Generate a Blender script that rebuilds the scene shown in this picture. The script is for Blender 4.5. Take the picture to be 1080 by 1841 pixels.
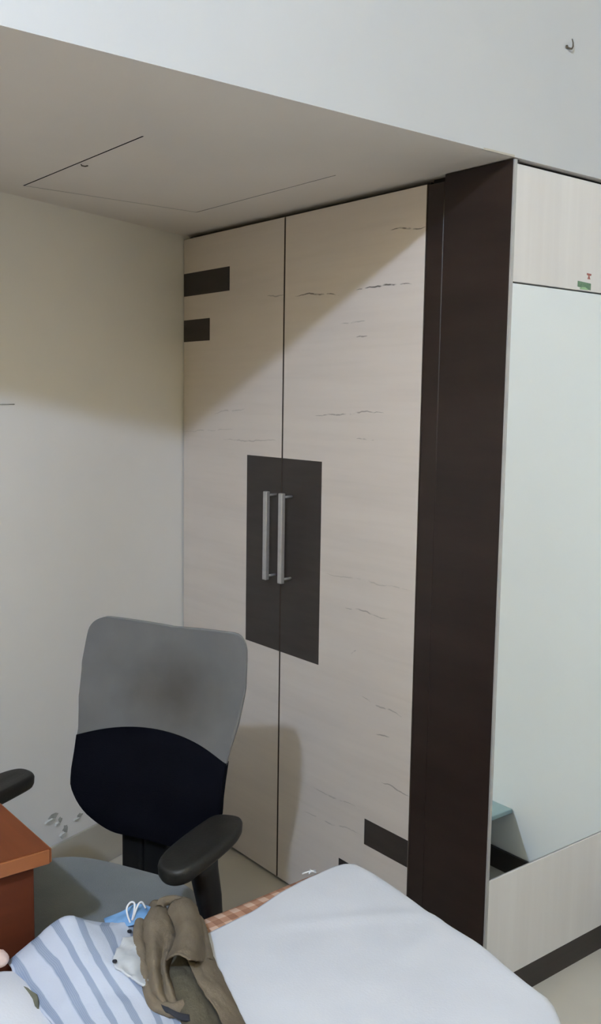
import bpy, bmesh, math, random
from mathutils import Vector, Matrix, noise
random.seed(7)
S = bpy.context.scene
COL = S.collection
for o in list(bpy.data.objects): bpy.data.objects.remove(o)

# ------------------------------------------------------------------ camera
cam_d = bpy.data.cameras.new('camera'); cam = bpy.data.objects.new('camera', cam_d); COL.objects.link(cam)
cam_d.sensor_fit = 'VERTICAL'; cam_d.sensor_height = 24.0
cam_d.lens = 1739.66 / 1841.0 * 24.0
cam_d.clip_start = 0.02
r = Vector((0.78583933, -0.61824915, 0.01498422)); u = Vector((0.05916716, 0.09927987, 0.99329893)); f = Vector((0.61559385, 0.77968679, -0.11459807))
M = Matrix((( r.x, u.x, -f.x, -1.7949), (r.y, u.y, -f.y, -1.4999), (r.z, u.z, -f.z, 1.5413), (0, 0, 0, 1)))
cam.matrix_world = M
S.camera = cam

# ------------------------------------------------------------------ world, exposure
S.view_settings.view_transform = 'Standard'; S.view_settings.look = 'None'
S.view_settings.gamma = 1.0; S.view_settings.use_curve_mapping = False
S.view_settings.exposure = 0.20
w = bpy.data.worlds.new('world'); S.world = w; w.use_nodes = True
w.node_tree.nodes['Background'].inputs[0].default_value = (0.75, 0.86, 1.0, 1)
w.node_tree.nodes['Background'].inputs[1].default_value = 1.0
BULB = Vector((-2.80, -1.80, 2.96)); BULB_STRENGTH = 2060.0
BULB_COLOR = (0.55, 0.71, 1.03)

# ------------------------------------------------------------------ node helpers
def srgb(c):
    return tuple(((x/255.)/12.92 if x/255. <= .04045 else ((x/255.+.055)/1.055)**2.4) for x in c) + (1.0,)
class NT:
    def __init__(s, name):
        s.m = bpy.data.materials.new(name); s.m.use_nodes = True
        s.t = s.m.node_tree; s.b = s.t.nodes['Principled BSDF']
    def n(s, typ, **kw):
        x = s.t.nodes.new(typ)
        for k, v in kw.items():
            if k.startswith('i_'):
                x.inputs[k[2:].replace('_', ' ')].default_value = v
            else: setattr(x, k, v)
        return x
    def l(s, a, b): s.t.links.new(a, b)
    def math(s, op, a, b=None, c=None, clamp=False):
        x = s.t.nodes.new('ShaderNodeMath'); x.operation = op; x.use_clamp = clamp
        for i, v in enumerate((a, b, c)):
            if v is None: continue
            if isinstance(v, (int, float)): x.inputs[i].default_value = v
            else: s.l(v, x.inputs[i])
        return x.outputs[0]
    def pos(s, scale=(1, 1, 1)):
        g = s.n('ShaderNodeNewGeometry'); mp = s.n('ShaderNodeMapping'); mp.inputs['Scale'].default_value = scale
        s.l(g.outputs['Position'], mp.inputs[0]); return mp.outputs[0]
    def objc(s, scale=(1, 1, 1)):
        g = s.n('ShaderNodeTexCoord'); mp = s.n('ShaderNodeMapping'); mp.inputs['Scale'].default_value = scale
        s.l(g.outputs['Object'], mp.inputs[0]); return mp.outputs[0]
    def noise(s, vec, scale, detail=3, rough=.5):
        x = s.n('ShaderNodeTexNoise'); x.inputs['Scale'].default_value = scale
        x.inputs['Detail'].default_value = detail; x.inputs['Roughness'].default_value = rough
        s.l(vec, x.inputs['Vector']); return x.outputs[0]
    def ramp(s, fac, stops):
        x = s.n('ShaderNodeValToRGB'); e = x.color_ramp.elements
        while len(e) < len(stops): e.new(.5)
        for i, (p, c) in enumerate(stops): e[i].position = p; e[i].color = c
        s.l(fac, x.inputs[0]); return x.outputs[0]
    def mix(s, fac, a, b, blend='MIX'):
        x = s.n('ShaderNodeMix', data_type='RGBA', blend_type=blend)
        for sock, v in ((x.inputs[0], fac), (x.inputs[6], a), (x.inputs[7], b)):
            if isinstance(v, (int, float)): sock.default_value = v
            elif isinstance(v, tuple): sock.default_value = v
            else: s.l(v, sock)
        return x.outputs[2]
    def bump(s, h, strength=.3, dist=.01):
        x = s.n('ShaderNodeBump'); x.inputs['Strength'].default_value = strength; x.inputs['Distance'].default_value = dist
        s.l(h, x.inputs['Height']); s.l(x.outputs[0], s.b.inputs['Normal'])
    def out(s, col=None, rough=None, metal=0, spec=None, sheen=None):
        if col is not None:
            if isinstance(col, tuple): s.b.inputs['Base Color'].default_value = col
            else: s.l(col, s.b.inputs['Base Color'])
        if rough is not None:
            if isinstance(rough, (int, float)): s.b.inputs['Roughness'].default_value = rough
            else: s.l(rough, s.b.inputs['Roughness'])
        s.b.inputs['Metallic'].default_value = metal
        if spec is not None: s.b.inputs['Specular IOR Level'].default_value = spec
        if sheen is not None: s.b.inputs['Sheen Weight'].default_value = sheen
        return s.m
def lin(a, k=1.0): return (a[0]*k, a[1]*k, a[2]*k, 1.0)
MAT = {}
def varied(name, c1, c2, scale=3, rough=.6, metal=0, bump=0, bscale=60, spec=.4, sheen=None, stretch=(1, 1, 1), obj=False):
    t = NT(name); v = t.objc(stretch) if obj else t.pos(stretch)
    n = t.noise(v, scale, 4, .55)
    c = t.ramp(n, [(.32, c1), (.68, c2)])
    if bump: t.bump(t.noise(t.objc() if obj else t.pos(), bscale, 3), bump, .004)
    MAT[name] = t.out(c, rough, metal, spec, sheen); return MAT[name]

# painted walls
varied('white_paint', (.79, .795, .78, 1), (.82, .825, .81, 1), 1.2, .6, spec=.25)
varied('paint', (.78, .767, .738, 1), (.82, .807, .778, 1), 1.6, .62, bump=.08, bscale=24, spec=.25)
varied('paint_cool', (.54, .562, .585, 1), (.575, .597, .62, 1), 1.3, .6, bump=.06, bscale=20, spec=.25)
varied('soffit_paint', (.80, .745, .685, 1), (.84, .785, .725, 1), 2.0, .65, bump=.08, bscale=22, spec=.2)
varied('floor_tile', (.55, .512, .44, 1), (.61, .572, .50, 1), 2.2, .28, spec=.4)
varied('skirting_tile', (.44, .41, .35, 1), (.50, .47, .40, 1), 3, .35, spec=.4)
varied('plaster_grey', (.30, .30, .27, 1), (.46, .46, .42, 1), 40, .9)
varied('paint_flake', (.62, .62, .58, 1), (.72, .72, .68, 1), 20, .8)
varied('warm_bounce_peach', (.80, .59, .285, 1), (.84, .63, .325, 1), 1.5, .65, spec=.2)  # unseen walls: tint picked to warm the light they bounce
varied('warm_bounce_cream', (.83, .74, .52, 1), (.86, .77, .55, 1), 1.5, .65, spec=.2)  # unseen ceiling, tinted cream for the same warm bounce
# cream laminate with printed veins: list of (y0,z0,y1,z1)
VEINS = [(.816,1.853,.612,1.84),(.541,1.847,.325,1.843),(.414,1.988,.281,1.98),(.715,1.496,.418,1.512),(.528,1.434,.455,1.434),
         (.605,1.76,.493,1.757),(.537,1.714,.491,1.715),(.561,.953,.375,.952),(.481,.705,.311,.697),(.419,.62,.363,.62),
         (.392,.483,.282,.482),(.698,.37,.494,.379),(.663,1.038,.283,1.047),(.956,1.86,.871,1.857),(1.249,1.496,1.07,1.512),
         (1.198,1.408,.889,1.412),(1.445,1.427,1.133,1.444),(.737,.276,.467,.305),(.532,.823,.509,.833)]
VSTR = [.85,.9,.8,.55,.55,.35,.6,.45,.4,.5,.5,.3,.22,.45,.25,.3,.22,.3,.35]
t = NT('cream_laminate'); v = t.pos()
sep = t.n('ShaderNodeSeparateXYZ'); t.l(v, sep.inputs[0]); Y, Z = sep.outputs[1], sep.outputs[2]
wob = t.math('MULTIPLY', t.math('SUBTRACT', t.noise(t.pos((1, 9, 3)), 1.0, 3), .5), .028)
wob = t.math('ADD', wob, t.math('MULTIPLY', t.math('SUBTRACT', t.noise(t.pos((1, 30, 10)), 1.0, 3), .5), .008))
brk = t.noise(t.pos((1, 22, 40)), 1.0, 2)
brk = t.math('MULTIPLY', t.math('SUBTRACT', brk, .38), 8.0, clamp=True)
tot = None
for (y0, z0, y1, z1), k in zip(VEINS, VSTR):
    yc, hy = (y0+y1)/2, abs(y0-y1)/2
    sl = (z1-z0)/(y1-y0)
    dz = t.math('ABSOLUTE', t.math('SUBTRACT', t.math('ADD', t.math('MULTIPLY_ADD', Y, sl, z0-sl*y0), wob), Z))
    my = t.math('SUBTRACT', 1.0, t.math('DIVIDE', t.math('ABSOLUTE', t.math('SUBTRACT', Y, yc)), hy), clamp=True)
    wd = t.math('MULTIPLY', t.math('POWER', my, .5), .0022)
    a = t.math('MULTIPLY', t.math('LESS_THAN', dz, wd), k)
    tot = a if tot is None else t.math('MAXIMUM', tot, a)
tot = t.math('MULTIPLY', tot, brk)
n1 = t.noise(t.pos((1, 1.2, 14)), 1.0, 5, .6)
base = t.ramp(n1, [(.3, (.645, .578, .52, 1)), (.5, (.68, .61, .55, 1)), (.72, (.70, .632, .57, 1))])
fine = t.noise(t.pos((1, 2.5, 60)), 1.0, 3)
base = t.mix(t.math('MULTIPLY', t.math('SUBTRACT', fine, .5, clamp=True), .3), base, (.42, .37, .32, 1))
MAT['cream_laminate'] = t.out(t.mix(tot, base, (.10, .085, .07, 1)), .38, spec=.4)
varied('white_laminate', (.70, .685, .675, 1), (.76, .75, .74, 1), 1.0, .4, stretch=(16, 1, .8))
t = NT('dark_laminate')
n1 = t.noise(t.pos((1.5, 1.5, 9)), 1.0, 4, .6); n2 = t.noise(t.pos((3, 3, 90)), 1.0, 3)
c = t.ramp(n1, [(.3, (.010, .0062, .0052, 1)), (.7, (.026, .0155, .013, 1))])
c = t.mix(t.math('MULTIPLY', n2, .35), c, (.029, .0155, .0125, 1))
MAT['dark_laminate'] = t.out(c, .42, spec=.35)
varied('inlay_laminate', (.028, .0225, .020, 1), (.038, .031, .028, 1), 3, .4, stretch=(1, 2, 12), spec=.35)
varied('gap_shade_black', (.006, .005, .005, 1), (.010, .008, .008, 1), 5, .9)  # black that stands in for the shade inside narrow gaps
varied('door_edge', (.045, .030, .022, 1), (.060, .042, .030, 1), 6, .6)  # brown put on door edges so the gaps read as dark lines
varied('carcass_wood', (.16, .11, .07, 1), (.22, .15, .10, 1), 4, .7, stretch=(1, 1, 12))
varied('brushed_metal', (.44, .435, .44, 1), (.54, .535, .54, 1), 30, .38, metal=.6)
varied('aluminium', (.42, .42, .41, 1), (.52, .52, .51, 1), 10, .35, metal=.3)
varied('rust_metal', (.07, .06, .05, 1), (.13, .11, .08, 1), 60, .6, metal=.4)
t = NT('mirror_glass'); n1 = t.noise(t.pos(), 2.0, 2)
MAT['mirror_glass'] = t.out(t.ramp(n1, [(.3, (.87, .915, .915, 1)), (.7, (.89, .935, .935, 1))]), .012, 1.0)
varied('teal_glass', (.30, .42, .42, 1), (.36, .48, .48, 1), 6, .15, spec=.6)
varied('sticker_green', (.10, .20, .12, 1), (.16, .27, .17, 1), 160, .5)
varied('sticker_green_light', (.30, .50, .27, 1), (.34, .54, .31, 1), 60, .5)
varied('sticker_red', (.28, .09, .08, 1), (.36, .14, .12, 1), 120, .5)
# chair
t = NT('grey_mesh_fabric'); v = t.objc()
sep = t.n('ShaderNodeSeparateXYZ'); t.l(v, sep.inputs[0])
dx = t.math('DIVIDE', t.math('SUBTRACT', sep.outputs[0], .035), .14); dz = t.math('DIVIDE', t.math('SUBTRACT', sep.outputs[2], .855), .10)
rr = t.math('SQRT', t.math('ADD', t.math('MULTIPLY', dx, dx), t.math('MULTIPLY', dz, dz)))
st = t.math('SUBTRACT', 1.15, t.math('ADD', rr, t.math('MULTIPLY', t.math('SUBTRACT', t.noise(v, 9, 3), .5), .9)), clamp=True)
col = t.ramp(t.noise(v, 7, 4), [(.3, (.107, .109, .113, 1)), (.7, (.136, .137, .140, 1))])
col = t.mix(t.math('MULTIPLY', st, .75), col, (.056, .050, .044, 1))
wv = t.n('ShaderNodeTexChecker'); wv.inputs['Scale'].default_value = 420; t.l(v, wv.inputs[0])
t.bump(wv.outputs[1], .25, .001)
MAT['grey_mesh_fabric'] = t.out(col, .9, spec=.1, sheen=.25)
varied('black_fabric', (.0018, .002, .0042, 1), (.003, .0034, .0065, 1), 10, .95, bump=.2, bscale=500, spec=.06, obj=True)
varied('seat_fabric', (.155, .170, .178, 1), (.20, .215, .222, 1), 6, .95, bump=.3, bscale=400, spec=.1, sheen=.2, obj=True)
varied('black_plastic', (.004, .0042, .005, 1), (.007, .0072, .008, 1), 12, .45, spec=.4, obj=True)
varied('arm_pad', (.008, .008, .0075, 1), (.013, .013, .012, 1), 14, .5, bump=.12, bscale=200, spec=.35, obj=True)
varied('chrome', (.5, .5, .5, 1), (.6, .6, .6, 1), 5, .25, metal=1)
# desk
t = NT('desk_veneer')
n1 = t.noise(t.pos((22, 1.6, 22)), 1.0, 4, .6)
MAT['desk_veneer'] = t.out(t.ramp(n1, [(.3, (.125, .035, .012, 1)), (.7, (.165, .047, .017, 1))]), .6, spec=.15)
varied('desk_edge', (.22, .075, .026, 1), (.27, .095, .035, 1), 8, .4)
t = NT('desk_panel_veneer'); n1 = t.noise(t.pos((3, 3, 18)), 1.0, 4, .6)
MAT['desk_panel_veneer'] = t.out(t.ramp(n1, [(.3, (.070, .018, .0085, 1)), (.7, (.096, .025, .0115, 1))]), .6, spec=.15)
# bed
varied('white_cotton', (.64, .665, .725, 1), (.69, .715, .775, 1), 5, .9, bump=.1, bscale=260, spec=.15, sheen=.1)
t = NT('orange_check'); v = t.pos()
sep = t.n('ShaderNodeSeparateXYZ'); t.l(v, sep.inputs[0])
def band(x, per, duty): return t.math('LESS_THAN', t.math('FRACT', t.math('DIVIDE', x, per)), duty)
bx_, by_ = band(sep.outputs[0], .034, .5), band(sep.outputs[1], .034, .5)
bz_ = band(sep.outputs[2], .034, .5)
cs = t.math('ADD', t.math('ADD', bx_, by_), t.math('MULTIPLY', bz_, .0))
fx = t.math('MULTIPLY', cs, .5)
c = t.ramp(fx, [(0.0, (.66, .47, .37, 1)), (.5, (.44, .235, .15, 1)), (1.0, (.27, .115, .065, 1))])
c = t.mix(t.math('MULTIPLY', t.noise(v, 60, 3), .35), c, (.62, .42, .33, 1))
MAT['orange_check'] = t.out(c, .9, spec=.1)
t = NT('striped_cotton')
uvn = t.n('ShaderNodeUVMap'); sp = t.n('ShaderNodeSeparateXYZ'); t.l(uvn.outputs[0], sp.inputs[0])
wv = t.math('MULTIPLY', t.math('SUBTRACT', t.noise(t.pos(), 14, 2), .5), .012)
fr = t.math('FRACT', t.math('ADD', t.math('MULTIPLY', t.math('ADD', sp.outputs[0], wv), 7.0), .15))
d = t.math('ABSOLUTE', t.math('SUBTRACT', fr, .5))
mask = t.math('DIVIDE', t.math('SUBTRACT', .205, d), .05, clamp=True)
lin1 = t.math('MULTIPLY', t.math('SINE', t.math('MULTIPLY', sp.outputs[0], 620.)), .12)
c = t.mix(t.math('ADD', t.math('MULTIPLY', mask, .85), t.math('MULTIPLY', mask, lin1)), (.53, .585, .70, 1), (.24, .30, .43, 1))
t.bump(t.noise(t.pos(), 300, 2), .2, .002)
MAT['striped_cotton'] = t.out(c, .9, spec=.15)
varied('placket_cotton', (.53, .57, .62, 1), (.58, .61, .65, 1), 20, .9)
varied('taupe_cotton', (.15, .122, .090, 1), (.195, .162, .122, 1), 12, .92, bump=.3, bscale=300, spec=.1)
varied('taupe_lining', (.085, .076, .055, 1), (.115, .102, .076, 1), 12, .92, bump=.3, bscale=300, spec=.1)
varied('navy_cloth', (.012, .014, .022, 1), (.022, .025, .036, 1), 20, .9)
varied('mask_blue', (.13, .28, .52, 1), (.18, .34, .58, 1), 20, .8)
varied('elastic_white', (.70, .72, .75, 1), (.78, .80, .83, 1), 20, .8)
varied('olive_cloth', (.10, .105, .075, 1), (.16, .16, .12, 1), 30, .9)
varied('pink_cloth', (.62, .44, .38, 1), (.70, .56, .52, 1), 40, .85)
varied('dark_wood', (.07, .035, .02, 1), (.11, .055, .03, 1), 4, .5, stretch=(1, 12, 12))
t = NT('bulb_glow'); em = t.b
em.inputs['Emission Color'].default_value = BULB_COLOR + (1,); em.inputs['Emission Strength'].default_value = BULB_STRENGTH
MAT['bulb_glow'] = t.out((.9, .9, .9, 1), .4)
varied('white_plastic', (.72, .72, .70, 1), (.78, .78, .76, 1), 10, .4)

# ------------------------------------------------------------------ mesh helpers
def link(name, bm, mat, parent=None, smooth=False, loc=None):
    me = bpy.data.meshes.new(name); bm.normal_update(); bm.to_mesh(me); bm.free()
    for m in (mat if isinstance(mat, (list, tuple)) else [mat]): me.materials.append(MAT[m])
    if smooth:
        for p in me.polygons: p.use_smooth = True
    o = bpy.data.objects.new(name, me); COL.objects.link(o)
    if parent: o.parent = parent
    if loc is not None: o.location = loc
    return o
def empty(name, loc=(0, 0, 0), rz=0):
    o = bpy.data.objects.new(name, None); COL.objects.link(o); o.location = loc; o.rotation_euler = (0, 0, rz)
    o.empty_display_size = .1; return o
def tag(o, label, cat, group=None, kind=None):
    o['label'] = label; o['category'] = cat
    if group: o['group'] = group
    if kind: o['kind'] = kind
    return o
def box(bm, x0, x1, y0, y1, z0, z1, bev=0, seg=2):
    b = bmesh.new()
    vs = [b.verts.new((x, y, z)) for x in (x0, x1) for y in (y0, y1) for z in (z0, z1)]
    for q in ((0, 1, 3, 2), (4, 6, 7, 5), (0, 4, 5, 1), (2, 3, 7, 6), (0, 2, 6, 4), (1, 5, 7, 3)): b.faces.new([vs[i] for i in q])
    bmesh.ops.recalc_face_normals(b, faces=b.faces)
    if bev: bmesh.ops.bevel(b, geom=b.edges[:], offset=bev, segments=seg, profile=.7, affect='EDGES')
    merge(bm, b)
def merge(bm, b):
    mp = {v: bm.verts.new(v.co) for v in b.verts}
    ul = bm.loops.layers.uv.verify() if b.loops.layers.uv.active else None
    us = b.loops.layers.uv.active
    for fa in b.faces:
        nf = bm.faces.new([mp[v] for v in fa.verts]); nf.smooth = fa.smooth; nf.material_index = fa.material_index
        if us:
            for a, c in zip(nf.loops, fa.loops): a[ul].uv = c[us].uv
    b.free()
def B(*a, **k): bm = bmesh.new(); box(bm, *a, **k); return bm
def prism(bm, pts, z0, z1, bev=0):
    b = bmesh.new()
    lo = [b.verts.new((x, y, z0)) for x, y in pts]; hi = [b.verts.new((x, y, z1)) for x, y in pts]
    b.faces.new(lo[::-1]); b.faces.new(hi); n = len(pts)
    for i in range(n): b.faces.new((lo[i], lo[(i+1) % n], hi[(i+1) % n], hi[i]))
    bmesh.ops.recalc_face_normals(b, faces=b.faces)
    if bev: bmesh.ops.bevel(b, geom=b.edges[:], offset=bev, segments=2, affect='EDGES')
    merge(bm, b)
def tube(bm, pts, rad, seg=10, caps=True):
    b = bmesh.new(); pts = [Vector(p) for p in pts]; n = len(pts)
    rads = rad if isinstance(rad, (list, tuple)) else [rad]*n
    prev = None; rings = []
    for i, p in enumerate(pts):
        d = (pts[min(i+1, n-1)] - pts[max(i-1, 0)]).normalized()
        if prev is None: a = d.orthogonal().normalized()
        else: a = (prev - d*prev.dot(d)).normalized()
        prev = a; c = d.cross(a)
        rings.append([b.verts.new(p + (a*math.cos(2*math.pi*k/seg) + c*math.sin(2*math.pi*k/seg))*rads[i]) for k in range(seg)])
    for i in range(n-1):
        for k in range(seg): b.faces.new((rings[i][k], rings[i][(k+1) % seg], rings[i+1][(k+1) % seg], rings[i+1][k])).smooth = True
    if caps: b.faces.new(rings[0][::-1]); b.faces.new(rings[-1])
    bmesh.ops.recalc_face_normals(b, faces=b.faces); merge(bm, b)
def lathe(bm, prof, center=(0, 0, 0), seg=24):
    b = bmesh.new(); c = Vector(center); rings = []
    for rr, z in prof: rings.append([b.verts.new(c + Vector((rr*math.cos(2*math.pi*k/seg), rr*math.sin(2*math.pi*k/seg), z))) for k in range(seg)])
    for i in range(len(prof)-1):
        for k in range(seg): b.faces.new((rings[i][k], rings[i][(k+1) % seg], rings[i+1][(k+1) % seg], rings[i+1][k])).smooth = True
    b.faces.new(rings[0][::-1]); b.faces.new(rings[-1])
    bmesh.ops.recalc_face_normals(b, faces=b.faces); merge(bm, b)
def interp(tab, x):
    if x <= tab[0][0]: return tab[0][1]
    for (a, va), (c, vc) in zip(tab, tab[1:]):
        if x <= c: return va + (vc-va)*(x-a)/(c-a)
    return tab[-1][1]
def catmull(P, n):
    out = []
    for i in range(len(P)-1):
        p0, p1, p2, p3 = P[max(i-1, 0)], P[i], P[i+1], P[min(i+2, len(P)-1)]
        for k in range(n):
            s = k/n
            out.append(.5*((2*p1) + (p2-p0)*s + (2*p0-5*p1+4*p2-p3)*s*s + (3*p1-p0-3*p2+p3)*s**3))
    out.append(P[-1]); return out
def fbm(x, y, z, s): return noise.fractal(Vector((x*s, y*s, z*s)), 1.0, 2.0, 3)
def grid_sheet(rows, n=6, wr=0, ws=20, uv=False, thick=.003, mi=0, cr=0):
    """control grid of points -> smooth double sided cloth sheet (bmesh)"""
    rows = [[Vector(p) for p in r_] for r_ in rows]
    rows = [catmull(r_, n) for r_ in rows]
    cols = [catmull([r_[j] for r_ in rows], n) for j in range(len(rows[0]))]
    nu, nv = len(cols), len(cols[0])
    b = bmesh.new(); lay = b.loops.layers.uv.verify() if uv else None
    G = [[cols[i][j].copy() for j in range(nv)] for i in range(nu)]
    for i in range(nu):
        for j in range(nv):
            p = G[i][j]
            if wr: p.z += wr*fbm(p.x, p.y, p.z, ws); p.x += .5*wr*fbm(p.y, p.z+3, p.x, ws)
            if cr:
                q = fbm(p.x*1.0+p.y*.35, p.y*.45, .7, 34); p.z -= cr*max(0, 1-abs(q)*5.0)
    def nrm(i, j):
        a = G[min(i+1, nu-1)][j]-G[max(i-1, 0)][j]; c = G[i][min(j+1, nv-1)]-G[i][max(j-1, 0)]
        x = a.cross(c); return x.normalized() if x.length > 1e-9 else Vector((0, 0, 1))
    N = [[nrm(i, j) for j in range(nv)] for i in range(nu)]
    top = [[b.verts.new(G[i][j]+N[i][j]*thick*.5) for j in range(nv)] for i in range(nu)]
    bot = [[b.verts.new(G[i][j]-N[i][j]*thick*.5) for j in range(nv)] for i in range(nu)]
    def face(vs, uvs):
        fa = b.faces.new(vs); fa.smooth = True; fa.material_index = mi
        if uv:
            for lp, q in zip(fa.loops, uvs): lp[lay].uv = q
    for i in range(nu-1):
        for j in range(nv-1):
            q = [(i/(nu-1), j/(nv-1)), ((i+1)/(nu-1), j/(nv-1)), ((i+1)/(nu-1), (j+1)/(nv-1)), (i/(nu-1), (j+1)/(nv-1))]
            face((top[i][j], top[i+1][j], top[i+1][j+1], top[i][j+1]), q)
            face((bot[i][j+1], bot[i+1][j+1], bot[i+1][j], bot[i][j]), q[::-1])
    rim = [(i, 0) for i in range(nu)] + [(nu-1, j) for j in range(1, nv)] + [(i, nv-1) for i in range(nu-2, -1, -1)] + [(0, j) for j in range(nv-2, 0, -1)]
    for k in range(len(rim)):
        (i, j), (i2, j2) = rim[k], rim[(k+1) % len(rim)]
        q = [(i/(nu-1), j/(nv-1)), (i2/(nu-1), j2/(nv-1))]
        face((top[i2][j2], top[i][j], bot[i][j], bot[i2][j2]), [q[1], q[0], q[0], q[1]])
    return b

# ------------------------------------------------------------------ the room
H = 2.1
TH = math.radians(20); WD = Vector((-math.cos(TH), -math.sin(TH), 0)); WN = Vector((math.sin(TH), -math.cos(TH), 0)); WP = Vector((0, 1.45, 0))
XL, XR, YR, ZC = -2.97, .645, -3.1, 3.08
def st(o, label, cat): return tag(o, label, cat, kind='structure')
st(link('floor', B(XL-.1, XR+.1, YR-.1, 1.62, -.1, 0), 'floor_tile'), 'pale beige polished floor under the bed and chair', 'floor')
st(link('ceiling', B(XL-.1, XR+.1, YR-.1, 1.62, ZC, ZC+.1), 'warm_bounce_cream'), 'plain ceiling above the room, tinted warm for bounced light', 'ceiling')
st(link('wall_left', B(XL-.1, XL, YR-.1, .365, 0, ZC), 'warm_bounce_peach'), 'plain wall on the desk side, tinted warm for bounced light', 'wall')
st(link('wall_right', B(XR, XR+.1, YR-.1, 1.45, 0, ZC), 'white_paint'), 'white wall seen reflected in the wardrobe mirror', 'wall')
st(link('wall_rear', B(XL, XR, YR-.1, YR, 0, ZC), 'warm_bounce_peach'), 'plain wall opposite the mirror, tinted warm for bounced light', 'wall')
e = WP + WD*(-XL+.1)/math.cos(TH)
bm = bmesh.new(); prism(bm, [(e.x, e.y), (0, 1.45), (XR+.1, 1.45), (XR+.1, 1.6), (-.03, 1.6), (e.x, e.y+.17)], 0, H)
wall_back = st(link('wall_back', bm, 'paint'), 'cream painted alcove wall behind the office chair with peeling paint', 'wall')
bm = bmesh.new()
p0 = WP + WN*.012; p1 = WP + WD*2.7 + WN*.012; q0 = WP; q1 = WP + WD*2.7
prism(bm, [(p.x, p.y) for p in (p0+WD*.004, p1, q1+WN*.0005, q0+WD*.004+WN*.0005)], 0, .15, .002)
st(link('baseboard_back', bm, 'skirting_tile'), 'beige tile skirting along the foot of the alcove wall', 'skirting')
st(link('baseboard_right', B(XR-.011, XR, YR, -.002, 0, .07, bev=.001, seg=1), 'inlay_laminate'), 'dark brown skirting at the foot of the right wall', 'skirting')
# loft: fascia + soffit with a hatch hole
hx0, hx1, hy0, hy1 = -.735, -.19, .41, 1.06
bm = bmesh.new()
box(bm, XL, XR, 0, .06, H, ZC)
box(bm, XL, hx0, .06, 1.6, H, H+.03); box(bm, hx1, XR, .06, 1.6, H, H+.03)
box(bm, hx0, hx1, .06, hy0, H, H+.03); box(bm, hx0, hx1, hy1, 1.6, H, H+.03)
bm.faces.ensure_lookup_table()
for fa in bm.faces:
    c_ = fa.calc_center_median()
    if c_.z < H+1e-4: fa.material_index = 1
    elif hx0-.01 < c_.x < hx1+.01 and hy0-.01 < c_.y < hy1+.01: fa.material_index = 2  # hole sides blackened: the gap's shade is in the colour
    elif abs(fa.normal.x) > .5 and (abs(c_.x-hx0) < .01 or abs(c_.x-hx1) < .01): fa.material_index = 2
loft = st(link('wall_loft', bm, ['paint_cool', 'soffit_paint', 'gap_shade_black']), 'white loft front and its shaded underside spanning above the alcove', 'loft')
hp = link('hatch_panel', B(hx0+.0055, hx1-.0013, hy0+.0006, hy1-.0001, H+.0005, H+.04), ['soffit_paint', 'gap_shade_black'], loft)
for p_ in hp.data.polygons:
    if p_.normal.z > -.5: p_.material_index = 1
bm = bmesh.new(); tube(bm, [(-.722, .737, H+.003), (-.720, .735, H-.003), (-.715, .727, H-.005), (-.711, .721, H-.004)], .0016, 6)
link('hatch_latch', bm, 'rust_metal', hp, True)
bm = bmesh.new(); box(bm, -.11, -.005, -.0008, .003, H-.0008, H+.0035)
for v in bm.verts: v.co.z += .002*fbm(v.co.x, 0, v.co.z, 30)
link('paint_chip', bm, 'skirting_tile', loft)
# peeling patches on the alcove wall: irregular lifted flakes over grey plaster
def wallpt(s, z, d=0): return WP + WD*s + WN*d + Vector((0, 0, z))
def patch(name, s, z, rs, rz, mat, d0, seed, lift=0):
    rnd = random.Random(seed); b = bmesh.new(); n = 11; ang = [2*math.pi*k/n for k in range(n)]
    ring = [(s+rs*math.cos(a)*rnd.uniform(.55, 1.1), z+rz*math.sin(a)*rnd.uniform(.55, 1.1)) for a in ang]
    fr = [b.verts.new(wallpt(x, y, d0+.0015+lift*max(0, (y-z)/rz))) for x, y in ring]
    bk = [b.verts.new(wallpt(x, y, .0002)) for x, y in ring]
    b.faces.new(fr); b.faces.new(bk[::-1])
    for k in range(n): b.faces.new((fr[k], bk[k], bk[(k+1) % n], fr[(k+1) % n]))
    bmesh.ops.recalc_face_normals(b, faces=b.faces)
    return link(name, b, mat, wall_back)
for k, (s, z, a, c) in enumerate([(.640, .243, .022, .012), (.612, .222, .010, .010), (.590, .183, .013, .016), (.527, .205, .014, .008), (.835, .382, .018, .006), (.77, .467, .006, .009)]):
    if k != 5: patch('plaster_patch', s, z, a, c, 'plaster_grey', 0, k)
    if k < 4: patch('paint_flake', s+.012, z-c*.9, a*1.1, c*.7, 'paint_flake', .004, k+20, .004)
bm = bmesh.new()
tube(bm, [wallpt(.765, 1.518, .0006), wallpt(.79, 1.5175, .0006), wallpt(.83, 1.517, .0006), wallpt(.9, 1.512, .0006)], .0016, 5)
link('wall_crack', bm, 'plaster_grey', wall_back)

# ------------------------------------------------------------------ wardrobe with two cream doors
ward = tag(empty('wardrobe', (0, .86, 0)), 'tall two-door cream wardrobe with dark inlays inside the alcove', 'wardrobe')
def W(name, bm, mat, parent=None, smooth=False):
    par = parent or ward
    o = link(name, bm, mat, par, smooth)
    base = Vector((0, .86, 0))
    if par is ward:
        for v in o.data.vertices: v.co -= base
    else:
        for v in o.data.vertices: v.co -= base
    return o
bm = bmesh.new()
box(bm, .024, .60, .29, .30, .0, 2.095); box(bm, .024, .60, 1.432, 1.445, 0, 2.095); box(bm, .59, .60, .30, 1.432, 0, 2.095)
box(bm, .03, .59, .30, 1.432, 0, .012); box(bm, .03, .59, .30, 1.432, 2.06, 2.095)
W('body', bm, 'gap_shade_black')
doorL = W('door', B(0, .022, .8705, 1.4455, .012, 2.0855, bev=.0012, seg=1), 'cream_laminate')
doorR = W('door', B(0, .022, .2795, .8658, .012, 2.0855, bev=.0012, seg=1), 'cream_laminate')
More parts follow.
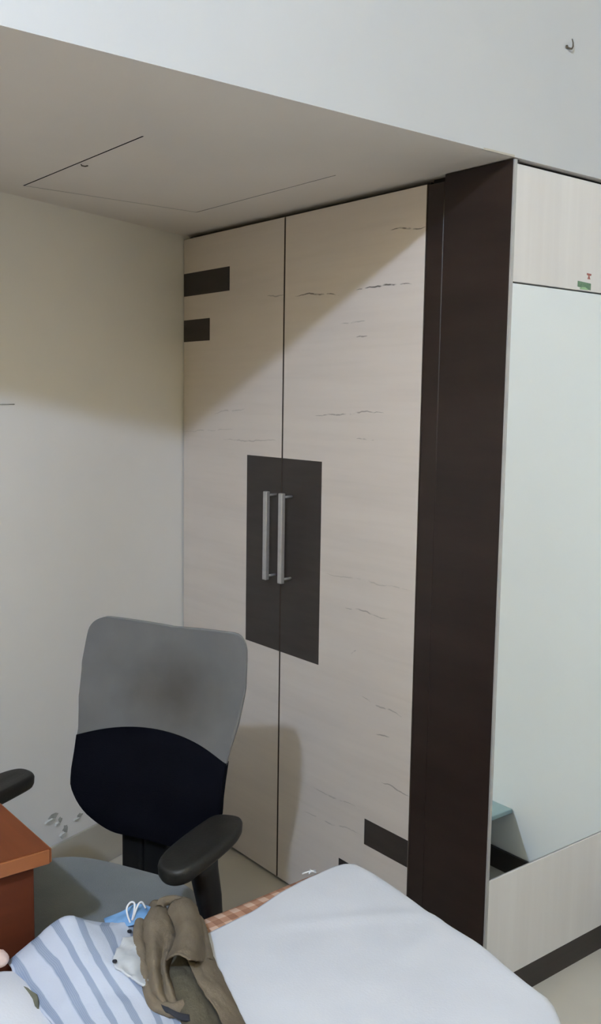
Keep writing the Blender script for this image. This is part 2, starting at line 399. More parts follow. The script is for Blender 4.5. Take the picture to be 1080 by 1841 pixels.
for d_ in (doorL, doorR):
    d_.data.materials.append(MAT['door_edge'])
    for p_ in d_.data.polygons:
        if abs(p_.normal.y) > .5 or abs(p_.normal.z) > .5: p_.material_index = 1
def inlay(d, y0, y1, z0, z1): return W('inlay_panel', B(-.0008, .004, y0, y1, z0, z1), 'inlay_laminate', d)
inlay(doorL, 1.162, 1.4435, 1.892, 1.969); inlay(doorL, 1.279, 1.4435, 1.737, 1.811)
inlay(doorR, .281, .456, .281, .357); inlay(doorR, .281, .565, .118, .196)
inlay(doorL, .8715, 1.054, .757, 1.3645); inlay(doorR, .676, .8648, .757, 1.3645)
def handle(d, y):
    bm = bmesh.new()
    box(bm, -.047, -.033, y-.0095, y+.0095, .986, 1.262, bev=.0035, seg=3)
    for z in (.998, 1.250):
        tube(bm, [(-.037, y, z), (.002, y, z)], .0042, 10)
    return W('handle', bm, 'brushed_metal', d)
handle(doorL, .893); handle(doorR, .815)

# ------------------------------------------------------------------ mirror cabinet
mc = tag(empty('mirror_cabinet', (.32, .13, 0)), 'tall cabinet with mirror front and dark brown wooden side panel', 'cabinet')
def MC(name, bm, mat, parent=None, smooth=False):
    o = link(name, bm, mat, parent or mc, smooth)
    for v in o.data.vertices: v.co -= Vector((.32, .13, 0))
    return o
MC('side_panel', B(-.003, .018, .004, .2165, 0, 2.0985, bev=.001, seg=1), 'dark_laminate')
MC('filler_strip', B(.0005, .020, .2205, .2770, 0, 2.083, bev=.0015, seg=1), 'dark_laminate')
MC('body', B(.022, .64, .02, .2775, .0, 2.0985), 'gap_shade_black')
MC('edge_trim', B(-.003, .0055, -.001, .0035, 0, 2.0965), 'aluminium')
MC('top_panel', B(.006, .643, .0, .019, 1.8235, 2.0875, bev=.0006, seg=1), 'white_laminate')
MC('mirror', B(.006, .643, .0015, .019, .3585, 1.820, bev=.0006, seg=1), 'mirror_glass')
MC('lower_panel', B(.006, .643, .0, .019, .0725, .3555, bev=.0006, seg=1), 'white_laminate')
MC('plinth', B(.006, .643, .001, .019, .0, .0715), 'inlay_laminate')
# stickers on the top panel
def flat(pts, y0=-.0006, y1=.001):
    b = bmesh.new(); fr = [b.verts.new((x, y0, z)) for x, z in pts]; bk = [b.verts.new((x, y1, z)) for x, z in pts]
    b.faces.new(fr); b.faces.new(bk[::-1]); n = len(pts)
    for i in range(n): b.faces.new((fr[i], bk[i], bk[(i+1) % n], fr[(i+1) % n]))
    bmesh.ops.recalc_face_normals(b, faces=b.faces); return b
s1 = MC('sticker', flat([(.252, .1+1.7315), (.252, 1.8455), (.306, 1.843), (.306, 1.8265)]), 'sticker_green')
s1['label'] = 'small green sticker at the panel edge'
MC('sticker_print', flat([(.262, 1.828), (.270, 1.8315), (.282, 1.8325), (.292, 1.829), (.296, 1.8262), (.262, 1.8262)], -.001, 0), 'sticker_green_light', s1)
bm = flat([(.288, 1.8675), (.2875, 1.8635), (.2945, 1.861), (.2905, 1.853), (.3025, 1.853), (.2985, 1.861), (.3055, 1.8625), (.306, 1.8665)])
s2 = MC('sticker', bm, 'sticker_red'); s2['label'] = 'tiny red printed mark above the green sticker'

# hook high on the loft front
hk = tag(empty('wall_hook', (.171, 0, 2.378)), 'small dark metal hook fixed high on the white loft front', 'hook')
bm = bmesh.new(); lathe(bm, [(.0, 0), (.0042, .001), (.0042, .003), (.002, .004), (0, .004)], seg=12)
bmesh.ops.rotate(bm, verts=bm.verts, matrix=Matrix.Rotation(math.radians(90), 3, 'X'))
bmesh.ops.translate(bm, verts=bm.verts, vec=(-.005, .0, 0)); link('screw_plate', bm, 'rust_metal', hk, True)
bm = bmesh.new(); tube(bm, [(-.005, 0, 0), (-.002, -.006, -.004), (.003, -.010, -.005), (.006, -.011, .001), (.0055, -.011, .009), (.002, -.0105, .017)], [.0024, .0024, .0024, .002, .0017, .0014], 8)
link('hook_wire', bm, 'rust_metal', hk, True)

# low bench along the right wall, seen in the mirror
sh = tag(empty('low_bench', (.44, -.7, 0)), 'low bench with pale teal top reflected at the bottom of the mirror', 'bench')
link('bench_top', B(-.20, .204, -.30, .258, .208, .223, bev=.002, seg=1), 'teal_glass', sh)
link('light_block_front', B(-.18, -.162, -.27, .22, 0, .207, bev=.001, seg=1), 'dark_wood', sh)  # added panel, closes the bench to darken the space under its top
link('light_block_end', B(-.16, .19, -.27, -.252, 0, .207, bev=.001, seg=1), 'dark_wood', sh)  # added as well, keeps light out at the unseen end

# ------------------------------------------------------------------ LED bulb on the left wall
lb = tag(empty('wall_lamp', (XL, BULB.y, BULB.z)), 'round white globe lamp on a holder high on the desk side wall', 'lamp')
bm = bmesh.new(); lathe(bm, [(0, 0), (.05, 0), (.05, .012), (.03, .022), (.022, .022), (.022, .085), (0, .085)], seg=20)
bmesh.ops.rotate(bm, verts=bm.verts, matrix=Matrix.Rotation(math.radians(90), 3, 'Y')); link('holder', bm, 'white_plastic', lb, True)
bm = bmesh.new(); lathe(bm, [(0, .0), (.021, .0), (.038, .011), (.049, .031), (.0525, .0525), (.049, .074), (.037, .090), (.020, .1015), (0, .105)], seg=24)
bmesh.ops.rotate(bm, verts=bm.verts, matrix=Matrix.Rotation(math.radians(90), 3, 'Y')); bmesh.ops.translate(bm, verts=bm.verts, vec=(.084, 0, 0))
link('globe', bm, 'bulb_glow', lb, True)

# ------------------------------------------------------------------ office chair (local x = lateral, y = backwards, z up)
ch = tag(empty('office_chair', (-.79, .376, 0), math.atan2(-.894, .447)), 'office chair with grey upper back, black lower back and grey seat', 'chair')
def backw(z):   # half width
    return interp([(.50, .160), (.56, .192), (.62, .206), (.70, .205), (.75, .206), (.82, .220), (.90, .226), (.96, .221), (1.02, .213)], z)
def backd(x, z):   # centre line depth + side wrap
    d = interp([(.50, .068), (.58, .072), (.66, .082), (.74, .104), (.80, .126), (.88, .152), (1.03, .180)], z)
    return d - .030*(abs(x)/.22)**2.2
def top_z(uu): 
    x = abs(uu)*.228; r_ = .042; z = 1.012 - .010*(1-abs(uu))
    return z - r_*(1-math.sqrt(max(0, 1-((x-(.228-r_))/r_)**2))) if x > .228-r_ else z
def bot_z(uu):
    x = abs(uu)*.205; r_ = .125
    return .524 + (r_*(1-math.sqrt(max(0, 1-((x-(.205-r_))/r_)**2))) if x > .205-r_ else 0)
def seam_z(uu): return .772 - .036*abs(uu)**2 
def panel(zlo, zhi, thick, nu=40, nv=24, puff=.0):
    b = bmesh.new()
    us = [math.sin(math.pi*.5*(2*i/nu-1)) for i in range(nu+1)]
    fr, bk = [], []
    for uu in us:
        cf, cb = [], []
        for j in range(nv+1):
            s = .5-.5*math.cos(math.pi*j/nv); a, c = zlo(uu), zhi(uu); z = a+(c-a)*s
            x = uu*backw(z); ed = max(0, 1-max(abs(uu)**10, 0))**.5
            tt = thick*(.35+.65*ed)
            y = backd(x, z)
            cf.append(b.verts.new((x, y-tt*.5-puff*(1-uu*uu)*math.sin(math.pi*s), z))); cb.append(b.verts.new((x, y+tt*.5, z)))
        fr.append(cf); bk.append(cb)
    for i in range(nu):
        for j in range(nv):
            b.faces.new((fr[i][j], fr[i+1][j], fr[i+1][j+1], fr[i][j+1])); b.faces.new((bk[i][j+1], bk[i+1][j+1], bk[i+1][j], bk[i][j]))
        b.faces.new((fr[i+1][0], fr[i][0], bk[i][0], bk[i+1][0])); b.faces.new((fr[i][nv], fr[i+1][nv], bk[i+1][nv], bk[i][nv]))
    for j in range(nv):
        b.faces.new((fr[0][j], fr[0][j+1], bk[0][j+1], bk[0][j])); b.faces.new((fr[nu][j+1], fr[nu][j], bk[nu][j], bk[nu][j+1]))
    bmesh.ops.remove_doubles(b, verts=b.verts, dist=1e-5)
    bmesh.ops.recalc_face_normals(b, faces=b.faces)
    for fa in b.faces: fa.smooth = True
    return b
link('upper_back', panel(lambda q: seam_z(q)-.004, top_z, .020), 'grey_mesh_fabric', ch)['label'] = 'grey mesh upper backrest with a brownish stain'
link('lower_back', panel(bot_z, seam_z, .034, puff=.012), 'black_fabric', ch)['label'] = 'black padded lower backrest'
# back bracket (two uprights joined) from the seat mechanism to the back
bm = bmesh.new()
for x0, x1 in ((-.092, -.032), (-.030, .040)):
    box(bm, x0, x1, .090, .122, .40, .62, bev=.012, seg=3)
box(bm, -.07, .03, -.16, .115, .385, .415, bev=.01)
link('back_bracket', bm, 'black_plastic', ch, True)
# seat cushion
bm = bmesh.new(); nA = 56; rings = []
def seat_out(a, k): 
    ca, sa = math.cos(a), math.sin(a); n_ = 3.6
    x = .245*math.copysign(abs(ca)**(2/n_), ca); y = .225*math.copysign(abs(sa)**(2/n_), sa)
    return x*k*(1-.04*(y/.225)), -.205+y*k
for k, z in ((.0, .478), (.45, .478), (.75, .482), (.90, .480), (.965, .472), (.995, .455), (1.0, .435), (.985, .412), (.95, .402), (.5, .400), (0, .400)):
    rings.append([bm.verts.new((*seat_out(2*math.pi*i/nA, max(k, .001)), z)) for i in range(nA)])
for i in range(len(rings)-1):
    for k in range(nA): bm.faces.new((rings[i][k], rings[i][(k+1) % nA], rings[i+1][(k+1) % nA], rings[i+1][k]))
bmesh.ops.remove_doubles(bm, verts=bm.verts, dist=.002); bmesh.ops.recalc_face_normals(bm, faces=bm.faces)
for v in bm.verts:
    yy = v.co.y
    if yy < -.33: v.co.z -= (-.33-yy)**2*2.2
link('seat', bm, 'seat_fabric', ch, True)
# arms
pad_outline = [(.218, -.006), (.248, .014), (.280, .010), (.298, -.030), (.304, -.10), (.303, -.19), (.296, -.228), (.272, -.247), (.242, -.244), (.222, -.222), (.213, -.16), (.212, -.07)]
def arm(sgn):
    bm = bmesh.new(); off = .053 if sgn < 0 else 0
    P_ = [Vector((x, y, 0)) for x, y in pad_outline]; P_ = catmull(P_[-1:]+P_+P_[:2], 4)[4:-5]; nP = len(P_); rg = []
    for ins, z in ((.030, .650), (.009, .652), (.004, .6508), (.0012, .647), (0, .643), (.001, .628), (.005, .620), (.012, .618), (.030, .618)):
        rg_ = []
        for i_ in range(nP):
            d_ = (P_[(i_+1) % nP]-P_[i_-1]).normalized(); q_ = P_[i_] + Vector((d_.y, -d_.x, 0))*ins
            rg_.append(bm.verts.new((sgn*(q_.x+off), q_.y, z - .010*max(0, (-.19-q_.y)/.06)**2)))
        rg.append(rg_)
    for i_ in range(len(rg)-1):
        for k in range(nP): bm.faces.new((rg[i_][k], rg[i_][(k+1) % nP], rg[i_+1][(k+1) % nP], rg[i_+1][k]))
    bm.faces.new(rg[0]); bm.faces.new(rg[-1]); bmesh.ops.recalc_face_normals(bm, faces=bm.faces)
    pd = link('armrest', bm, 'arm_pad', ch)
    for p in pd.data.polygons: p.use_smooth = True
    bm = bmesh.new(); rings = []
    for z, yc, xc, hw, hd in ((.625, -.125, .262, .020, .045), (.585, -.118, .264, .018, .038), (.52, -.105, .268, .017, .034), (.45, -.10, .270, .017, .033), (.41, -.10, .262, .017, .034), (.388, -.10, .235, .014, .036)):
        rings.append([bm.verts.new((sgn*(xc+off+hw*math.copysign(abs(math.cos(a))**.6, math.cos(a))), yc+hd*math.copysign(abs(math.sin(a))**.6, math.sin(a)), z)) for a in [2*math.pi*k/16 for k in range(16)]])
    for i in range(len(rings)-1):
        for k in range(16): bm.faces.new((rings[i][k], rings[i][(k+1) % 16], rings[i+1][(k+1) % 16], rings[i+1][k]))
    bm.faces.new(rings[0]); bm.faces.new(rings[-1]); bmesh.ops.recalc_face_normals(bm, faces=bm.faces)
    link('arm_post', bm, 'black_plastic', pd, True)
    bm = bmesh.new(); box(bm, min(sgn*.05, sgn*(.255+off)), max(sgn*.05, sgn*(.255+off)), -.128, -.072, .374, .398, bev=.006); link('arm_bar', bm, 'black_plastic', pd)
arm(1); arm(-1)
bm = bmesh.new(); box(bm, -.09, .09, -.29, -.09, .352, .398, bev=.012); link('mechanism', bm, 'black_plastic', ch)
bm = bmesh.new(); lathe(bm, [(0, .10), (.034, .10), (.034, .22), (.018, .222), (.018, .355), (0, .355)], (0, -.19, 0)); link('gas_column', bm, 'black_plastic', ch)
for k in range(5):
    a = 2*math.pi*k/5+.5; d = Vector((math.cos(a), math.sin(a), 0)); c = Vector((0, -.19, 0))
    bm = bmesh.new(); tube(bm, [c+d*.02+Vector((0, 0, .125)), c+d*.16+Vector((0, 0, .108)), c+d*.27+Vector((0, 0, .082))], [.030, .024, .018], 10)
    lg = link('base_leg', bm, 'black_plastic', ch, True)
    bm = bmesh.new(); e_ = c+d*.265; s_ = Vector((-d.y, d.x, 0))
    for q in (-.016, .016):
        tube(bm, [e_+s_*(q-.009)+Vector((0, 0, .0285)), e_+s_*(q+.009)+Vector((0, 0, .0285))], .0282, 16)
    tube(bm, [e_+Vector((0, 0, .03)), e_+Vector((0, 0, .085))], .008, 8)
    link('caster', bm, 'black_plastic', lg)

# ------------------------------------------------------------------ desk
dk = tag(empty('desk', (-1.45, .45, 0)), 'reddish brown wooden desk with a slab top beside the chair', 'desk')
def DK(name, bm, mat): 
    o = link(name, bm, mat, dk)
    for v in o.data.vertices: v.co -= Vector((-1.45, .45, 0))
    return o
DK('desk_top', B(-1.80, -1.125, .045, .76, .722, .75, bev=.003), 'desk_veneer')
DK('edge_band', B(-1.80, -1.128, .0425, .046, .7225, .7485, bev=.001, seg=1), 'desk_edge')
DK('edge_band', B(-1.1265, -1.1225, .0465, .758, .7225, .7485, bev=.001, seg=1), 'desk_edge')
DK('side_panel', B(-1.78, -1.149, .064, .082, 0, .7215, bev=.001, seg=1), 'desk_panel_veneer')
DK('side_panel', B(-1.78, -1.149, .72, .738, 0, .7215, bev=.001, seg=1), 'desk_panel_veneer')
DK('modesty_panel', B(-1.778, -1.76, .083, .719, .18, .7215), 'desk_panel_veneer')

# ------------------------------------------------------------------ bed, mattress, sheet
BT = .566
right_tab = [(-2.0, -.655), (-.85, -.648), (-.72, -.622), (-.66, -.580), (-.629, -.551), (-.595, -.529), (-.511, -.516), (-.41, -.496), (-.274, -.489), (-.196, -.479), (-.138, -.474), (-.09, -.472), (.02, -.476)]
def rightx(y): return interp(right_tab, y)
bd = tag(empty('bed', (-1.05, -1.0, 0)), 'low dark wooden single bed frame under the white sheet', 'bed')
link('platform', B(-.38, .36, -.94, .92, .28, .34, bev=.006), 'dark_wood', bd)
for x in (-.34, .32):
    for y in (-.88, .86): link('leg', B(x-.03, x+.03, y-.03, y+.03, 0, .28, bev=.004), 'dark_wood', bd)
# mattress: wavy outline, rounded edges
bm = bmesh.new(); out = []
ys = [-1.95+i*(1.87/60) for i in range(61)]
for y in ys: out.append((rightx(y)-.016, y))
cx_, cy_, rc = -.476-.016-.055, -.062, .055
for k in range(1, 8):
    a = math.pi/2*k/8; out.append((cx_+rc*math.cos(a), cy_+rc*math.sin(a)))
for i in range(30): x = cx_-.01-i*(1.45+cx_)/30; out.append((x, -.008+.006*math.sin(x*9)))
out += [(-1.47, -.03), (-1.48, -.06)]; out += [(-1.48, -.2-i*.25) for i in range(8)]; 
lvl = [(.345, .02), (.36, .006), (.39, 0), (.45, -.004), (.52, 0), (.548, .006), (.560, .018), (BT-.003, .04)]
rings = []; N = len(out)
nr = []
for i in range(N):
    a = Vector(out[i-1]); c = Vector(out[(i+1) % N]); d = (c-a).normalized(); nr.append(Vector((-d.y, d.x)))
for z, ins in lvl: rings.append([bm.verts.new((out[i][0]+nr[i].x*ins, out[i][1]+nr[i].y*ins, z)) for i in range(N)])
for i in range(len(rings)-1):
    for k in range(N): bm.faces.new((rings[i][k], rings[i][(k+1) % N], rings[i+1][(k+1) % N], rings[i+1][k])).smooth = True
bm.faces.new(rings[-1]); bm.faces.new(rings[0][::-1]); bmesh.ops.recalc_face_normals(bm, faces=bm.faces)
mt = tag(link('mattress', bm, 'orange_check'), 'mattress in orange and brown checked cotton showing at the bed edge', 'mattress')
# loose white thread knot on the mattress edge
bm = bmesh.new()
for k in range(5):
    a = k*1.3; d = Vector((math.cos(a), math.sin(a)*.5, 0))
    c0 = Vector((-.586, -.022, BT+.004))
    tube(bm, [c0-d*.006, c0+Vector((0, 0, .002)), c0+d*(.012+.005*(k % 3))+Vector((0, 0, -.001+.001*(k % 2)))], .0016, 6)
link('tie_thread', bm, 'elastic_white', mt, True)
far_tab = [(-1.6, -.03), (-1.3, -.012), (-1.2, -.03), (-1.1, -.06), (-.964, -.081), (-.9, -.090), (-.779, -.077), (-.69, -.052), (-.626, -.040), (-.533, -.034), (-.505, -.038), (-.485, -.052), (-.476, -.075), (-.46, -.09)]
def fary(x): return interp(far_tab, x)
bm = bmesh.new(); nu, nv = 90, 90; G = []
for i in range(nu+1):
    col_ = []
    for j in range(nv+1):
        sv = (j/nv)**1.35
        uu = i/nu
        # run across: -1.46 .. right edge, then roll over and hang
        y_g = -.05 - sv*1.86
        xr = rightx(y_g); L = (xr-.022)-(-1.46); tot_ = L + .035 + .10
        s = uu**.8*tot_
        if s < L: x, z = -1.46+s, BT
        elif s < L+.035:
            a = (s-L)/.035*math.pi/2; x, z = xr-.022+.022*math.sin(a), BT-.022*(1-math.cos(a))
        else: x, z = xr + .004*math.sin(y_g*30), BT-.022-(s-L-.035)
        yf = fary(min(x, -.476)); y = yf - sv*(1.91+yf)
        z0 = z
        if s < L+.02:
            z += .0025*fbm(x, y, 0, 7) + .0035*max(0, fbm(x*1.0+y*.6, y*2.2-x, 1.7, 3.0))
            z += .030*math.exp(-((x+1.27)**2/.006+(y+.05)**2/.010))
            # long soft crease across the sheet
            z += .004*math.exp(-((y+.22+.55*(x+.62))/.018)**2)*max(0, 1-abs(x+.62)/.22)
            z += .0035*math.exp(-((y+.34-.35*(x+.6))/.016)**2)*max(0, 1-abs(x+.62)/.2)
        else: x += .006*fbm(x, y, z, 9)
        z += .003
        col_.append(bm.verts.new((x, y, z)))
    G.append(col_)
for i in range(nu):
    for j in range(nv): bm.faces.new((G[i][j], G[i][j+1], G[i+1][j+1], G[i+1][j])).smooth = True
bmesh.ops.recalc_face_normals(bm, faces=bm.faces)
if sum(fa.normal.z for fa in bm.faces) < 0: bmesh.ops.reverse_faces(bm, faces=bm.faces)
bmesh.ops.solidify(bm, geom=bm.faces[:], thickness=.0025)
for fa in bm.faces: fa.smooth = True
tag(link('bed_sheet', bm, 'white_cotton'), 'plain bluish white cotton sheet spread over the mattress', 'sheet')

# ------------------------------------------------------------------ striped shirt heap
rows = [[(-1.214, 0.042, 0.578), (-1.146, 0.077, 0.585), (-1.076, 0.095, 0.592), (-1.031, 0.041, 0.588), (-0.973, 0.014, 0.585), (-0.925, -0.016, 0.578)],
      [(-1.224, -0.002, 0.592), (-1.172, 0.005, 0.615), (-1.125, -0.018, 0.645), (-1.074, -0.043, 0.628), (-1.000, -0.036, 0.606), (-0.944, -0.048, 0.588)],
      [(-1.225, -0.022, 0.593), (-1.179, -0.030, 0.624), (-1.136, -0.050, 0.654), (-1.084, -0.071, 0.634), (-1.007, -0.054, 0.606), (-0.954, -0.064, 0.588)],
      [(-1.226, -0.038, 0.584), (-1.174, -0.103, 0.616), (-1.143, -0.140, 0.628), (-1.102, -0.167, 0.622), (-1.051, -0.166, 0.602), (-1.003, -0.170, 0.586)],
      [(-1.223, -0.105, 0.579), (-1.179, -0.174, 0.598), (-1.142, -0.215, 0.605), (-1.095, -0.237, 0.598), (-1.056, -0.247, 0.588), (-1.023, -0.261, 0.582)],
      [(-1.223, -0.213, 0.577), (-1.185, -0.281, 0.586), (-1.147, -0.313, 0.588), (-1.111, -0.336, 0.586), (-1.078, -0.354, 0.582), (-1.047, -0.373, 0.579)],
      [(-1.228, -0.349, 0.576), (-1.192, -0.410, 0.580), (-1.156, -0.440, 0.582), (-1.125, -0.460, 0.580), (-1.096, -0.479, 0.578), (-1.070, -0.496, 0.576)]]
rows = [[(x, min(y, .022), z) for x, y, z in r_] for r_ in rows]
b = grid_sheet(rows, 9, .004, 22, uv=True, thick=.004)
shirt = tag(link('striped_shirt', b, 'striped_cotton', None, True), 'crumpled white shirt with blue-grey stripes heaped on the bed', 'shirt')
b = grid_sheet([[(-1.062, -0.104, 0.626), (-1.039, -0.096, 0.620), (-1.012, -0.091, 0.612)],
      [(-1.093, -0.136, 0.630), (-1.061, -0.130, 0.622), (-1.030, -0.128, 0.612)],
      [(-1.110, -0.157, 0.630), (-1.078, -0.162, 0.622), (-1.048, -0.163, 0.611)],
      [(-1.108, -0.181, 0.626), (-1.090, -0.192, 0.618), (-1.066, -0.199, 0.609)],
      [(-1.099, -0.204, 0.618), (-1.088, -0.217, 0.611), (-1.077, -0.226, 0.604)]], 6, .006, 38, thick=.004)
link('placket', b, 'placket_cotton', shirt, True)
for (x, y, z) in [(-1.035, -0.075, 0.618), (-1.110, -0.165, 0.634)]:
    bm = bmesh.new(); lathe(bm, [(0, 0), (.0038, 0), (.0038, .0022), (.002, .0016), (0, .0016)], (x, y, z), 12); link('button', bm, 'navy_cloth', shirt, True)

# ------------------------------------------------------------------ taupe trousers: overlapping folds joined in one mesh
T = bmesh.new()
def fold(rows, n=6, wr=.004, ws=24, mi=0, thick=.003): merge(T, grid_sheet(rows, n+2, wr, ws, thick=thick, mi=mi, cr=.0028))
# under layer
fold([[(-0.952, -0.010, 0.592), (-0.922, -0.030, 0.596), (-0.887, -0.062, 0.588)],
      [(-1.012, -0.091, 0.592), (-0.982, -0.131, 0.600), (-0.933, -0.157, 0.590)],
      [(-1.068, -0.206, 0.590), (-1.037, -0.241, 0.596), (-0.969, -0.244, 0.586)],
      [(-1.068, -0.260, 0.588), (-1.050, -0.304, 0.592), (-0.994, -0.313, 0.584)]])
# left half with its standing waist edge
fold([[(-0.969, -0.022, 0.606), (-0.962, -0.030, 0.632), (-0.948, -0.038, 0.628), (-0.952, -0.070, 0.622), (-0.956, -0.100, 0.618)],
      [(-1.008, -0.062, 0.610), (-1.006, -0.097, 0.642), (-0.984, -0.109, 0.640), (-0.978, -0.132, 0.626), (-0.954, -0.137, 0.618)],
      [(-1.035, -0.117, 0.610), (-1.035, -0.158, 0.638), (-1.016, -0.160, 0.628), (-1.011, -0.172, 0.626), (-0.980, -0.153, 0.604)],
      [(-1.059, -0.174, 0.607), (-1.063, -0.208, 0.630), (-1.048, -0.204, 0.618), (-1.044, -0.211, 0.622), (-1.018, -0.184, 0.597)],
      [(-1.081, -0.224, 0.600), (-1.081, -0.250, 0.618), (-1.067, -0.249, 0.606), (-1.059, -0.255, 0.612), (-1.041, -0.241, 0.594)],
      [(-1.082, -0.256, 0.590), (-1.080, -0.273, 0.602), (-1.070, -0.277, 0.598), (-1.062, -0.280, 0.602), (-1.047, -0.272, 0.590)]], 7, .004, 30)
# right half ending in a turned cuff with an open end
fold([[(-0.955, -0.067, 0.626), (-0.936, -0.062, 0.640), (-0.912, -0.068, 0.638), (-0.883, -0.052, 0.604)],
      [(-0.985, -0.149, 0.634), (-0.971, -0.150, 0.650), (-0.947, -0.148, 0.644), (-0.912, -0.116, 0.602)],
      [(-1.025, -0.199, 0.640), (-1.016, -0.213, 0.654), (-0.993, -0.221, 0.650), (-0.946, -0.179, 0.602)],
      [(-1.040, -0.207, 0.630), (-1.042, -0.242, 0.660), (-1.026, -0.263, 0.656), (-0.966, -0.209, 0.602)]], 7, .002, 30)
b = bmesh.new(); tube(b, catmull([Vector(p) for p in [(-0.970, -0.065, 0.634), (-0.955, -0.051, 0.636), (-0.931, -0.050, 0.632), (-0.915, -0.058, 0.626)]], 6), [.0085]*19, 14, caps=False); merge(T, b)
# leg coming out of the cuff
fold([[(-0.998, -0.132, 0.598), (-0.984, -0.150, 0.606), (-0.967, -0.171, 0.606), (-0.953, -0.178, 0.598)],
      [(-1.021, -0.172, 0.599), (-1.010, -0.193, 0.609), (-0.992, -0.210, 0.608), (-0.972, -0.212, 0.598)],
      [(-1.041, -0.216, 0.600), (-1.031, -0.238, 0.613), (-1.010, -0.249, 0.610), (-0.989, -0.249, 0.597)],
      [(-1.063, -0.281, 0.597), (-1.051, -0.304, 0.610), (-1.029, -0.314, 0.605), (-1.009, -0.315, 0.594)],
      [(-1.080, -0.338, 0.590), (-1.071, -0.364, 0.604), (-1.049, -0.379, 0.600), (-1.032, -0.384, 0.590)],
      [(-1.099, -0.423, 0.586), (-1.090, -0.444, 0.598), (-1.073, -0.460, 0.596), (-1.057, -0.463, 0.586)]], 6, .002, 30, mi=1)
# outer fold along the right
fold([[(-1.005, -0.217, 0.624), (-0.992, -0.223, 0.620), (-0.957, -0.195, 0.604), (-0.917, -0.151, 0.578)],
      [(-1.019, -0.273, 0.620), (-1.002, -0.269, 0.616), (-0.970, -0.246, 0.600), (-0.938, -0.212, 0.577)],
      [(-1.027, -0.330, 0.613), (-1.011, -0.325, 0.609), (-0.986, -0.306, 0.596), (-0.959, -0.279, 0.576)],
      [(-1.041, -0.387, 0.606), (-1.026, -0.384, 0.602), (-1.004, -0.369, 0.590), (-0.983, -0.351, 0.575)],
      [(-1.066, -0.469, 0.600), (-1.052, -0.467, 0.596), (-1.033, -0.456, 0.586), (-1.016, -0.444, 0.575)]], 6, .003, 30)
fold([[(-0.897, -0.071, 0.606), (-0.889, -0.078, 0.598), (-0.874, -0.062, 0.577)],
      [(-0.924, -0.132, 0.606), (-0.915, -0.137, 0.598), (-0.900, -0.121, 0.577)],
      [(-0.964, -0.203, 0.606), (-0.948, -0.198, 0.598), (-0.930, -0.181, 0.577)]], 6, .002, 30)
# rolled edges on the left and at the bottom
for pts in ([(-1.007, -0.062, 0.618), (-1.033, -0.105, 0.618), (-1.055, -0.159, 0.612), (-1.081, -0.223, 0.602)], [(-1.081, -0.223, 0.602), (-1.087, -0.257, 0.598), (-1.075, -0.280, 0.596), (-1.055, -0.288, 0.598)]):
    b = bmesh.new(); tube(b, catmull([Vector(p) for p in pts], 7), .0105, 14, caps=False)
    for v in b.verts: v.co += Vector((.002, .002, .003))*fbm(v.co.x, v.co.y, v.co.z, 45)
    merge(T, b)
bmesh.ops.recalc_face_normals(T, faces=T.faces)
tr = tag(link('trousers', T, ['taupe_cotton', 'taupe_lining'], None, True), 'crumpled taupe brown trousers lying over the striped shirt', 'trousers')
b = grid_sheet([[(-1.085, -0.271, 0.606), (-1.077, -0.297, 0.606), (-1.063, -0.317, 0.604)],
      [(-1.087, -0.284, 0.602), (-1.079, -0.308, 0.602), (-1.068, -0.328, 0.602)]], 5, .002, 30, thick=.005)
link('lining', b, 'navy_cloth', tr, True)

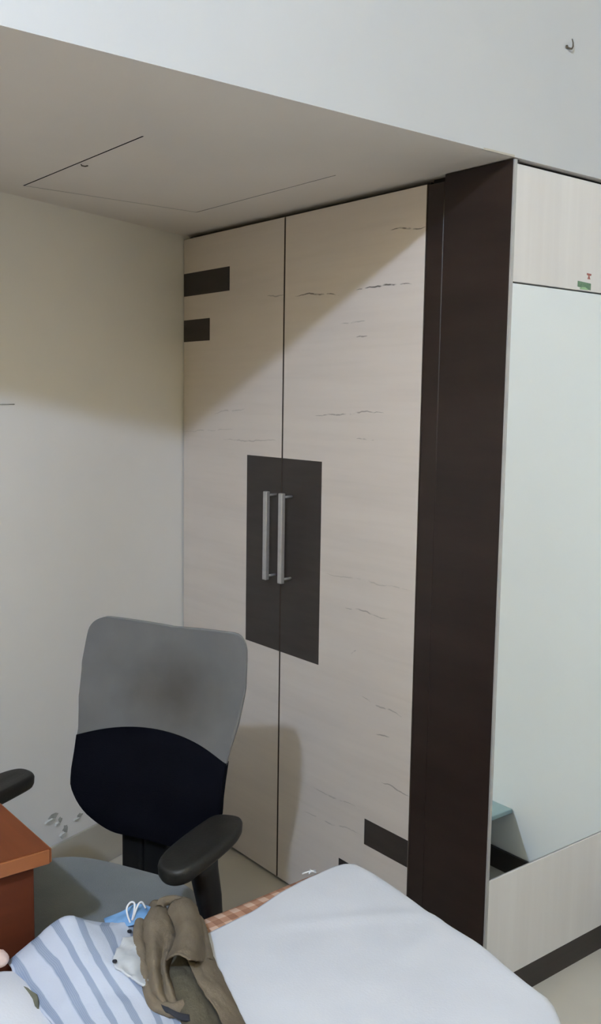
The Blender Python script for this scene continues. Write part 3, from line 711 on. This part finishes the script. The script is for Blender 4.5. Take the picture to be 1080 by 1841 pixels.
# ------------------------------------------------------------------ surgical mask behind the shirt
mk = tag(empty('face_mask', (-.99, .0, .6)), 'light blue disposable face mask with white ear loops behind the trousers', 'face mask')
rows = [[(x+.975, y-.022, z-.586) for x, y, z in r_] for r_ in [[(-1.033, 0.018, 0.600), (-1.007, -0.001, 0.614), (-0.979, -0.007, 0.622), (-0.952, -0.029, 0.612)],
      [(-1.038, 0.005, 0.602), (-1.008, -0.006, 0.610), (-0.981, -0.015, 0.618), (-0.954, -0.035, 0.608)],
      [(-1.036, 0.004, 0.597), (-1.013, -0.019, 0.611), (-0.988, -0.032, 0.619), (-0.961, -0.049, 0.609)],
      [(-1.041, -0.009, 0.598), (-1.013, -0.024, 0.606), (-0.988, -0.037, 0.612), (-0.963, -0.055, 0.604)],
      [(-1.040, -0.013, 0.592), (-1.016, -0.034, 0.603), (-0.993, -0.049, 0.608), (-0.966, -0.062, 0.600)]]]
link('mask_body', grid_sheet(rows, 4, 0, thick=.002), 'mask_blue', mk, True)
for pts in ([(-1.016, -0.047, 0.612), (-1.020, -0.042, 0.628), (-1.019, -0.037, 0.640), (-1.010, -0.034, 0.646), (-1.005, -0.039, 0.645), (-1.009, -0.045, 0.634), (-1.014, -0.047, 0.620)], [(-1.013, -0.045, 0.612), (-1.008, -0.046, 0.630), (-0.999, -0.042, 0.642), (-0.990, -0.039, 0.642), (-0.984, -0.041, 0.630)]):
    bm = bmesh.new(); tube(bm, catmull([Vector(p)-Vector((-.985, .008, .595)) for p in pts], 6), .0017, 8)
    link('ear_loop', bm, 'elastic_white', mk, True)

# ------------------------------------------------------------------ bits at the left edge of the bed
b = grid_sheet([[(-1.233, -0.050, 0.587), (-1.225, -0.077, 0.588), (-1.217, -0.105, 0.588)],
      [(-1.230, -0.071, 0.581), (-1.225, -0.097, 0.583), (-1.222, -0.121, 0.585)],
      [(-1.227, -0.091, 0.577), (-1.227, -0.113, 0.579), (-1.226, -0.130, 0.580)]], 5, .002, 40, thick=.003)
tag(link('cloth_scrap', b, 'olive_cloth', None, True), 'small olive cloth corner sticking out under the striped shirt hem', 'cloth')
bm = bmesh.new(); bmesh.ops.create_icosphere(bm, subdivisions=3, radius=.017)
for v in bm.verts:
    v.co *= 1+.22*fbm(v.co.x, v.co.y, v.co.z, 45); v.co.z *= .8; v.co += Vector((-1.243, -.008, .612))
tag(link('crumpled_tissue', bm, 'pink_cloth', None, True), 'small crumpled pale pink wad at the bed edge beside the desk', 'tissue')
